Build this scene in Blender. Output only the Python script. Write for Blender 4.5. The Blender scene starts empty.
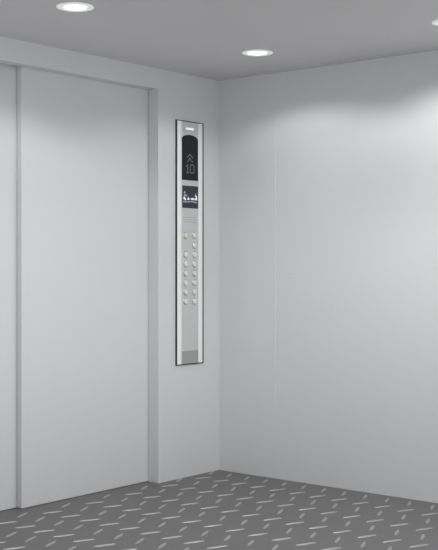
import bpy, bmesh, math
from mathutils import Matrix, Vector
scene = bpy.context.scene
C = scene.collection
PI = math.pi
# room axes: x = distance from the right wall, along the door wall; y = distance from the door wall; z up. The seen corner is at the origin.
H = 2.40
LEN = 2.65      # along the door wall
DEP = 3.70      # along the right wall

# ---------------------------------------------------------------- materials
def mat(name, col, rough=.5, metal=0., emis=None, estr=0., spec=.5, bump=None, brushed=None, coat=0., mottle=None):
    m = bpy.data.materials.new(name); m.use_nodes = True
    nt = m.node_tree; N = nt.nodes; b = N['Principled BSDF']
    b.inputs['Base Color'].default_value = (*col, 1)
    b.inputs['Roughness'].default_value = rough
    b.inputs['Metallic'].default_value = metal
    b.inputs['Specular IOR Level'].default_value = spec
    b.inputs['Coat Weight'].default_value = coat
    if emis:
        b.inputs['Emission Color'].default_value = (*emis, 1)
        b.inputs['Emission Strength'].default_value = estr
    geo = N.new('ShaderNodeNewGeometry')
    mp = N.new('ShaderNodeMapping'); nt.links.new(geo.outputs['Position'], mp.inputs['Vector'])
    if bump:
        sc, st, dist = bump
        mp.inputs['Scale'].default_value = sc
        no = N.new('ShaderNodeTexNoise'); no.inputs['Scale'].default_value = 1; no.inputs['Detail'].default_value = 3
        nt.links.new(mp.outputs[0], no.inputs['Vector'])
        bu = N.new('ShaderNodeBump'); bu.inputs['Strength'].default_value = st; bu.inputs['Distance'].default_value = dist
        nt.links.new(no.outputs['Fac'], bu.inputs['Height']); nt.links.new(bu.outputs[0], b.inputs['Normal'])
    if brushed:
        mp2 = N.new('ShaderNodeMapping'); nt.links.new(geo.outputs['Position'], mp2.inputs['Vector'])
        mp2.inputs['Scale'].default_value = brushed
        n2 = N.new('ShaderNodeTexNoise'); n2.inputs['Scale'].default_value = 1; n2.inputs['Detail'].default_value = 4
        nt.links.new(mp2.outputs[0], n2.inputs['Vector'])
        mr = N.new('ShaderNodeMapRange'); mr.inputs['To Min'].default_value = rough * .95; mr.inputs['To Max'].default_value = rough * 1.08
        nt.links.new(n2.outputs['Fac'], mr.inputs['Value']); nt.links.new(mr.outputs[0], b.inputs['Roughness'])
    if mottle:
        mp3 = N.new('ShaderNodeMapping'); nt.links.new(geo.outputs['Position'], mp3.inputs['Vector'])
        n3 = N.new('ShaderNodeTexNoise'); n3.inputs['Scale'].default_value = mottle[0]; n3.inputs['Detail'].default_value = 4
        nt.links.new(mp3.outputs[0], n3.inputs['Vector'])
        mx = N.new('ShaderNodeMix'); mx.data_type = 'RGBA'
        k = mottle[1]
        mx.inputs['A'].default_value = (*[c * (1 - k) for c in col], 1)
        mx.inputs['B'].default_value = (*[c * (1 + k) for c in col], 1)
        nt.links.new(n3.outputs['Fac'], mx.inputs['Factor']); nt.links.new(mx.outputs['Result'], b.inputs['Base Color'])
    return m

M_wall = mat('painted_steel_wall', (.70, .715, .725), .38, bump=((70, 70, 70), .12, .0015), mottle=(1.3, .015))
M_wallR = mat('embossed_steel_wall', (.705, .722, .732), .30, bump=((75, 75, 85), .26, .003), mottle=(1.3, .015))
M_door = mat('satin_door', (.70, .71, .72), .33, bump=((120, 120, 2), .06, .001))
M_ceil = mat('ceiling_paint', (.665, .650, .655), .6, mottle=(2, .01))
M_floor = mat('floor_plate', (.142, .139, .141), .5, bump=((40, 40, 40), .1, .001), mottle=(3, .08))
M_lug = mat('worn_tread', (.40, .395, .395), .36, metal=.4)
M_steel = mat('brushed_steel', (.84, .835, .83), .33, metal=.8, brushed=(4, 4, 160))
M_steel_reflect = mat('brushed_steel_reflection', (.56, .555, .55), .33, metal=.85, brushed=(4, 4, 160))  # darker tone paints the floor mirrored in the lower plate
M_rail = mat('polished_rail', (.95, .945, .945), .2, metal=0., coat=.5)
M_back = mat('dark_back_box', (.05, .05, .053), .45, metal=.3)
M_black = mat('black_glass', (.012, .012, .013), .35, spec=.3)
M_lcd = mat('lcd_glass', (.045, .045, .06), .3, spec=.35)
M_seg = mat('dim_segment', (.1, .1, .1), .5, emis=(.8, .82, .85), estr=.10)
M_pic = mat('lit_pictogram', (.5, .5, .5), .5, emis=(.9, .9, 1), estr=.5)
M_pic2 = mat('dim_pictogram', (.3, .3, .3), .5, emis=(.8, .8, .95), estr=.22)
M_logo = mat('white_print_glow', (.9, .9, .9), .4, emis=(1, 1, 1), estr=.42)  # emission added to lift the print above the dim plate
M_groove = mat('engraved_line', (.22, .22, .20), .6)
M_btn = mat('button_metal', (.88, .875, .865), .3, metal=.25, coat=.4)
M_ring = mat('button_ring_metal', (.56, .555, .54), .35, metal=.7)
M_btng = mat('lit_green_cap', (.70, .72, .54), .35, emis=(.75, .85, .45), estr=.03)
M_white = mat('white_trim_glow', (.85, .85, .85), .35, emis=(1, 1, 1), estr=.28)  # plain white ring, glow added so it looks brighter
M_lens = mat('lamp_lens', (.9, .9, .9), .4, emis=(1, 1, 1), estr=3.0)

# ---------------------------------------------------------------- mesh helpers
def box(bm, x0, x1, y0, y1, z0, z1, bev=0.):
    r = bmesh.ops.create_cube(bm, size=1)
    vs = r['verts']
    for v in vs:
        v.co = Vector((x0 + (v.co.x + .5) * (x1 - x0), y0 + (v.co.y + .5) * (y1 - y0), z0 + (v.co.z + .5) * (z1 - z0)))
    if bev:
        es = list({e for v in vs for e in v.link_edges})
        bmesh.ops.bevel(bm, geom=es, offset=bev, segments=2, affect='EDGES', profile=.5)

def lathe(bm, prof, n=40, axis='z', center=(0, 0, 0)):
    """prof: list of (radius, height); radius 0 closes"""
    c = Vector(center); rings = []
    def pt(r, h, a):
        if axis == 'z': return c + Vector((r * math.cos(a), r * math.sin(a), h))
        return c + Vector((r * math.cos(a), h, r * math.sin(a)))
    for r, h in prof:
        if r < 1e-6: rings.append([bm.verts.new(pt(0, h, 0))])
        else: rings.append([bm.verts.new(pt(r, h, 2 * PI * i / n)) for i in range(n)])
    for A, B in zip(rings, rings[1:]):
        for i in range(n):
            j = (i + 1) % n
            if len(A) == 1 and len(B) == 1: continue
            if len(A) == 1: bm.faces.new((A[0], B[i], B[j]))
            elif len(B) == 1: bm.faces.new((A[i], A[j], B[0]))
            else: bm.faces.new((A[i], A[j], B[j], B[i]))

def prism(bm, pts, y0, y1):
    """polygon in the x-z plane extruded along y"""
    A = [bm.verts.new((x, y0, z)) for x, z in pts]; B = [bm.verts.new((x, y1, z)) for x, z in pts]
    n = len(pts)
    bm.faces.new(A); bm.faces.new(B[::-1])
    for i in range(n):
        j = (i + 1) % n
        bm.faces.new((A[i], B[i], B[j], A[j]))

def obj(name, bm, mats, parent=None, smooth=False, loc=None):
    bmesh.ops.recalc_face_normals(bm, faces=bm.faces[:])
    me = bpy.data.meshes.new(name); bm.to_mesh(me); bm.free()
    for m in (mats if isinstance(mats, (list, tuple)) else [mats]): me.materials.append(m)
    if smooth:
        for p in me.polygons: p.use_smooth = True
    o = bpy.data.objects.new(name, me); C.objects.link(o)
    if parent: o.parent = parent
    if loc: o.location = loc
    return o

def struct(o, label):
    o['kind'] = 'structure'; o['label'] = label; return o

# ---------------------------------------------------------------- setting
WT = .080                     # depth of the door reveal
OX0, OX1, OZ = .549, 2.36, 2.285
bm = bmesh.new()
# door wall as one U-shaped plate: pier, header, pier
prism(bm, [(0, 0), (OX0, 0), (OX0, OZ), (OX1, OZ), (OX1, 0), (LEN, 0), (LEN, H), (0, H)], -WT, 0)
es = [e for e in bm.edges if abs(e.verts[0].co.y) < 1e-6 and abs(e.verts[1].co.y) < 1e-6 and
      all((abs(v.co.x - OX0) < 1e-4 or abs(v.co.x - OX1) < 1e-4) for v in e.verts)]
bmesh.ops.bevel(bm, geom=es, offset=.003, segments=2, affect='EDGES', profile=.5)
struct(obj('wall_left', bm, M_wall), 'pale grey painted steel wall around the recessed lift doors')

bm = bmesh.new()
box(bm, -.05, 0, -WT, DEP, 0, H)
for y, zb in ((.4307, .43), (1.001, 1.78), (1.66, .43), (2.23, .43), (2.80, .43), (3.37, .43)):                 # slim raised joint beads between wall sheets
    A = []
    for k in range(7):
        a = -PI / 2 + PI * k / 6
        A.append(((.0017 if zb < 1 else .0026) * math.cos(a), y + .0042 * math.sin(a)))
    lo = [bm.verts.new((x, yy, zb)) for x, yy in A]; hi = [bm.verts.new((x, yy, 2.13)) for x, yy in A]
    bm.faces.new(lo); bm.faces.new(hi[::-1])
    for i in range(7):
        j = (i + 1) % 7
        bm.faces.new((lo[i], hi[i], hi[j], lo[j]))
struct(obj('wall_right', bm, M_wallR), 'pale grey embossed steel wall with slim vertical joints')

bm = bmesh.new(); box(bm, -.05, LEN, -.16, DEP, H, H + .05)
struct(obj('ceiling', bm, M_ceil), 'flat mid grey ceiling with round downlights')

# floor with raised tread lugs
bm = bmesh.new(); box(bm, -.05, LEN, -.16, DEP, -.04, 0)
for f in bm.faces: f.material_index = 0
def lug(bm, cx, cy, ang, L=.112, W=.0185, hgt=.0045):
    rings = []
    for (sl, sw, h) in ((1, 1, 0), (.88, .72, hgt * .75), (.62, .34, hgt)):
        ring = []
        for i in range(14):
            a = 2 * PI * i / 14
            u = math.cos(a); v = math.sin(a)
            v = math.copysign(abs(v) ** 1.25, v)
            x = u * L / 2 * sl; y = v * W / 2 * sw
            ring.append(bm.verts.new((cx + x * math.cos(ang) - y * math.sin(ang), cy + x * math.sin(ang) + y * math.cos(ang), h)))
        rings.append(ring)
    for A, B in zip(rings, rings[1:]):
        for i in range(14):
            j = (i + 1) % 14
            f = bm.faces.new((A[i], A[j], B[j], B[i])); f.material_index = 1; f.smooth = True
    f = bm.faces.new(rings[-1]); f.material_index = 1
th = math.radians(23)
for i in range(9):
    for j in range(27):
        x = .107 + .2965 * i; y = .030 + .1365 * j
        if x < LEN - .07 and y < DEP - .06: lug(bm, x, y, th)
        x = .2625 + .2965 * i; y = .098 + .1365 * j
        if x < LEN - .07 and y < DEP - .06: lug(bm, x, y, -th)
struct(obj('floor', bm, [M_floor, M_lug]), 'dark grey steel tread plate floor with raised oblong studs')

# telescopic door leaves behind the wall
bm = bmesh.new(); box(bm, OX0 - .03, 1.4985, -WT - .003 - .037, -WT - .003, .002, 2.385, .0025)
struct(obj('door_1', bm, M_door), 'tall grey lift door leaf beside the control panel wall, nearer one')
bm = bmesh.new(); box(bm, 1.46, OX1 + .03, -.160, -.1235, .002, 2.385, .0025)
struct(obj('door_2', bm, M_door), 'grey lift door leaf at the left edge, set farther back')

# ---------------------------------------------------------------- control panel
PX0, PX1, PZ0, PZ1 = .1585, .4035, .6715, 2.1205
root = bpy.data.objects.new('control_panel', None); C.objects.link(root)
root.location = ((PX0 + PX1) / 2, 0, PZ0)
root['label'] = 'tall narrow brushed steel lift control panel with round buttons on the wall beside the door'
root['category'] = 'control panel'
inv = -Vector(root.location)
def part(name, bm, m, parent=root, smooth=False):
    bmesh.ops.translate(bm, verts=bm.verts[:], vec=inv)
    return obj(name, bm, m, parent, smooth)
F = .014       # front of the plate
bm = bmesh.new(); box(bm, PX0, PX1, .0, .011, PZ0, PZ1, .001); part('back_box', bm, M_back)['label'] = 'thin dark back box showing as an outline'
RZ0, RZ1 = PZ0 + .006, PZ1 - .006
for x0, x1 in ((.3600, .3985), (.1715, .2105)):        # bowed bright side rails
    bm = bmesh.new()
    pts = []
    n = 8
    for k in range(n + 1):
        u = k / n; x = x0 + (x1 - x0) * u
        pts.append((x, .0125 + .0035 * math.sin(PI * u) ** .6))
    pts = [(x0, .0105)] + pts + [(x1, .0105)]
    lo = [bm.verts.new((x, y, RZ0)) for x, y in pts]; hi = [bm.verts.new((x, y, RZ1)) for x, y in pts]
    bm.faces.new(lo); bm.faces.new(hi[::-1])
    for i in range(len(pts)):
        j = (i + 1) % len(pts); bm.faces.new((lo[i], hi[i], hi[j], lo[j]))
    part('side_rail', bm, M_rail)['label'] = 'bright polished vertical rail'
CZ = .752      # top of the lower strip, darkened to paint the floor's reflection
bm = bmesh.new(); box(bm, .2110, .3595, .0105, F, CZ, RZ1, .0005); part('face_plate', bm, M_steel)
bm = bmesh.new(); box(bm, .2110, .3595, .0105, F - .0004, RZ0, CZ - .001, .0005); part('plate_reflection', bm, M_steel_reflect)['label'] = 'bottom of the steel plate, darkened as a painted floor reflection'

# logo: small row of white printed glyph blocks, with a glow added to brighten them
bm = bmesh.new()
gx = .3225
for w in (.0125, .0115, .0135, .0115, .0125):
    box(bm, gx - w, gx, F, F + .0006, 2.0685, 2.0812); gx -= w + .0016
part('logo', bm, M_logo)['label'] = 'small white printed mark, brightened by an added glow'

# upper display with arched top
bm = bmesh.new()
xa, xb, zb, zs, za = .2165, .3605, 1.768, 2.015, 2.0385
pts = [(xa, zb), (xb, zb)]
n = 16
for k in range(n + 1):
    u = k / n; x = xb + (xa - xb) * u
    pts.append((x, zs + (za - zs) * (1 - (2 * u - 1) ** 2) ** .62))
prism(bm, pts, F, F + .0016)
disp = part('floor_display', bm, M_black); disp['label'] = 'black arched display showing a double up arrow and 10'
def stroke(bm, p, q, w, y0=F + .0016, y1=F + .0022):
    p = Vector(p); q = Vector(q); d = (q - p).normalized(); nrm = Vector((-d.y, d.x)) * w / 2; e = d * w / 2
    prism(bm, [tuple(p - e + nrm), tuple(q + e + nrm), tuple(q + e - nrm), tuple(p - e - nrm)], y0, y1)
def sub(name, bm, m, parent, label=None):
    bmesh.ops.translate(bm, verts=bm.verts[:], vec=inv)
    o = obj(name, bm, m, parent)
    if label: o['label'] = label
    return o
bm = bmesh.new()
for dz in (0, -.0245):
    stroke(bm, (.3125, 1.9030 + dz), (.2905, 1.9240 + dz), .0055)
    stroke(bm, (.2905, 1.9240 + dz), (.2665, 1.9030 + dz), .0055)
sub('arrow_symbol', bm, M_seg, disp, 'dim double chevron pointing up')
bm = bmesh.new(); w = .0058
stroke(bm, (.3115, 1.8600), (.3115, 1.8125), w)
stroke(bm, (.3115, 1.8600), (.3225, 1.8505), w)
stroke(bm, (.3215, 1.8125), (.3020, 1.8125), w)
sub('digit', bm, M_seg, disp, 'dim digit one')
bm = bmesh.new()
P = [(.2885, 1.8535), (.2815, 1.8610), (.2605, 1.8610), (.2530, 1.8535), (.2530, 1.8200), (.2605, 1.8125), (.2815, 1.8125), (.2885, 1.8200)]
for a, b in zip(P, P[1:] + P[:1]): stroke(bm, a, b, .0052)
sub('digit', bm, M_seg, disp, 'dim digit zero')

# lower LCD
bm = bmesh.new(); box(bm, .2150, .3590, F, F + .0016, 1.6022, 1.7352, .0004)
lcd = part('information_display', bm, M_lcd); lcd['label'] = 'dark square display with small white pictograms'
LX, LZ, LW, LH = .3590, 1.7352, .1440, .1330
def mark(bm, u, v, w, h):      # u to the right, v down, as fractions of the screen
    x1 = LX - u * LW; z1 = LZ - v * LH
    box(bm, x1 - w * LW, x1, F + .0016, F + .0022, z1 - h * LH, z1)
marks1 = [(.07, .50, .09, .12), (.15, .57, .08, .09), (.11, .53, .07, .05),
          (.35, .51, .045, .04), (.32, .545, .12, .085), (.53, .54, .05, .08), (.59, .53, .06, .10), (.66, .53, .05, .10), (.72, .55, .05, .08),
          (.80, .53, .13, .10), (.86, .47, .06, .07), (.80, .40, .07, .07), (.85, .43, .06, .06)]
bm = bmesh.new()
for m_ in marks1: mark(bm, *m_)
sub('pictogram', bm, M_pic, lcd, 'row of bright white pictograms')
bm = bmesh.new()
for m_ in [(.12, .26, .06, .04), (.09, .30, .10, .05), (.10, .40, .09, .07), (.20, .40, .045, .07), (.27, .42, .04, .05), (.84, .31, .05, .04), (.83, .355, .035, .02)]: mark(bm, *m_)
x = .05
for w in (.04, .02, .05, .03, .04, .03, .05, .02, .04, .04, .05, .03, .04, .02, .05, .04):
    mark(bm, x, .685 + .012 * math.sin(x * 9), w, .055); x += w + .0175
sub('small_lettering', bm, M_pic2, lcd, 'faint line of small unreadable marks')

# engraved rectangle
bm = bmesh.new()
for (x0, x1, z0, z1) in ((.2330, .3485, 1.5450, 1.5468), (.2330, .3485, 1.5190, 1.5208), (.2330, .3485, 1.5325, 1.5337),):
    box(bm, x0, x1, F, F + .0003, z0, z1)
part('engraved_lines', bm, M_groove)

# buttons
def ring_bm():
    bm = bmesh.new(); lathe(bm, [(.0212, 0), (.0212, .0018), (.0203, .0030), (.0180, .0030), (.0172, .0020), (.0172, 0)], 28, 'y'); return bm
def cap_bm():
    bm = bmesh.new(); lathe(bm, [(.0165, 0), (.0165, .0050), (.0155, .0066), (.0135, .0074), (.0080, .0070), (0, .0066)], 28, 'y'); return bm
def button(x, z, green=False):
    o = obj('button', cap_bm(), M_btng if green else M_btn, root, True, Vector((x, F, z)) + inv)
    r = obj('button_ring', ring_bm(), M_ring, o, True)
    return o
XL, XR = .3260, .2470
first = button(XR, 1.4420)
for x, z in [(XR, 1.3815)] + [(x, 1.326 - .0557 * k) for k in range(6) for x in (XL, XR)]:
    c = first.copy(); C.objects.link(c); c.parent = root; c.location = Vector((x, F, z)) + inv
    for ch in first.children:
        d = ch.copy(); C.objects.link(d); d.parent = c
g = button(XL, 1.4375, True); g['label'] = 'pale green button at the top left'

# ---------------------------------------------------------------- downlights
LIGHT_W = 29
def downlight(x, y, label, power=1., cone=146):
    t = bpy.data.objects.new('recessed_downlight', None); C.objects.link(t); t.location = (x, y, H)
    t['label'] = label; t['category'] = 'ceiling light'; t['group'] = 'round ceiling downlights'
    bm = bmesh.new()
    lathe(bm, [(.051, 0), (.0815, 0), (.0825, -.002), (.0810, -.0042), (.0740, -.0060), (.0600, -.0060), (.0530, -.0035), (.0510, -.001), (.0510, 0)], 48)
    obj('trim_ring', bm, M_white, t, True)
    bm = bmesh.new(); lathe(bm, [(0, -.0052), (.035, -.0048), (.0500, -.0030), (.0500, -.0005), (0, -.0005)], 48)
    o = obj('lens', bm, M_lens, t, True); o['label'] = 'glowing white lens'
    l = bpy.data.lights.new('downlight_lamp', 'SPOT'); l.energy = LIGHT_W * power; l.spot_size = math.radians(cone); l.spot_blend = .3
    l.shadow_soft_size = .05; l.color = (1, .99, .975)
    lo = bpy.data.objects.new('downlight_lamp', l); C.objects.link(lo); lo.parent = t; lo.location = (0, 0, -.014)
downlight(.556, .728, 'round white recessed downlight nearest the far corner, above and right of the control panel', .42, 150)
downlight(1.887, .738, 'round white recessed downlight at the upper left, over the doors', .95, 151)
downlight(.566, 1.873, 'round white recessed downlight cut by the right edge of the photo, by the plain wall', 1.15, 159)
downlight(1.880, 1.862, 'round white recessed downlight nearest the viewer, above the top of the frame', 1.5)

downlight(.590, 2.930, 'added unseen downlight beyond the right edge, brightening the plain wall', 1.2)  # unseen lamp, added to brighten the right wall
downlight(1.880, 2.930, 'added unseen downlight farthest from the doors, brightening the plain wall', 2.2)  # second added lamp out of view, lifts the right wall's middle

# ---------------------------------------------------------------- added fill light from the open sides, camera
w = bpy.data.worlds.new('world'); scene.world = w; w.use_nodes = True
WN = w.node_tree.nodes; WL = w.node_tree.links
bg = WN['Background']
tc = WN.new('ShaderNodeTexCoord'); sx = WN.new('ShaderNodeSeparateXYZ'); WL.new(tc.outputs['Generated'], sx.inputs[0])
cr = WN.new('ShaderNodeValToRGB'); mr = WN.new('ShaderNodeMapRange')
mr.inputs['From Min'].default_value = -1; mr.inputs['From Max'].default_value = 1
WL.new(sx.outputs['Z'], mr.inputs['Value']); WL.new(mr.outputs[0], cr.inputs[0])
E = cr.color_ramp.elements      # added fill shaped by height: dimmer below, bright at the horizon, dim above
E[0].position = 0; E[0].color = (.36, .375, .385, 1)
E[1].position = 1; E[1].color = (.2, .205, .21, 1)
for p, c in ((.40, (.72, .74, .755, 1)), (.50, (.98, .99, 1, 1)), (.56, (.80, .81, .82, 1)), (.68, (.36, .37, .38, 1))):
    e = E.new(p); e.color = c
# the added fill is stronger on the side facing the doors than on the side facing the plain wall
sb = WN.new('ShaderNodeMath'); sb.operation = 'SUBTRACT'; WL.new(sx.outputs['Y'], sb.inputs[0]); WL.new(sx.outputs['X'], sb.inputs[1])
m2 = WN.new('ShaderNodeMapRange'); m2.inputs['From Min'].default_value = -1; m2.inputs['From Max'].default_value = 1
m2.inputs['To Min'].default_value = .58; m2.inputs['To Max'].default_value = 1.20
WL.new(sb.outputs[0], m2.inputs['Value'])
ml = WN.new('ShaderNodeVectorMath'); ml.operation = 'SCALE'; WL.new(cr.outputs[0], ml.inputs[0]); WL.new(m2.outputs[0], ml.inputs['Scale'])
WL.new(ml.outputs[0], bg.inputs[0]); bg.inputs[1].default_value = 1.24

cam = bpy.data.cameras.new('camera'); co = bpy.data.objects.new('camera', cam); C.objects.link(co)
D = 6.77
co.location = (.770 * D, .638 * D, 1.246)
fwd = Vector((-.770, -.638, 0))
co.rotation_euler = fwd.to_track_quat('-Z', 'Y').to_euler()
cam.sensor_fit = 'HORIZONTAL'; cam.sensor_width = 36; cam.lens = 1097 / 438 * 36; cam.shift_y = -7 / 438
scene.camera = co
vs = scene.view_settings
vs.view_transform = 'Standard'; vs.look = 'None'; vs.gamma = 1; vs.exposure = 0; vs.use_curve_mapping = False
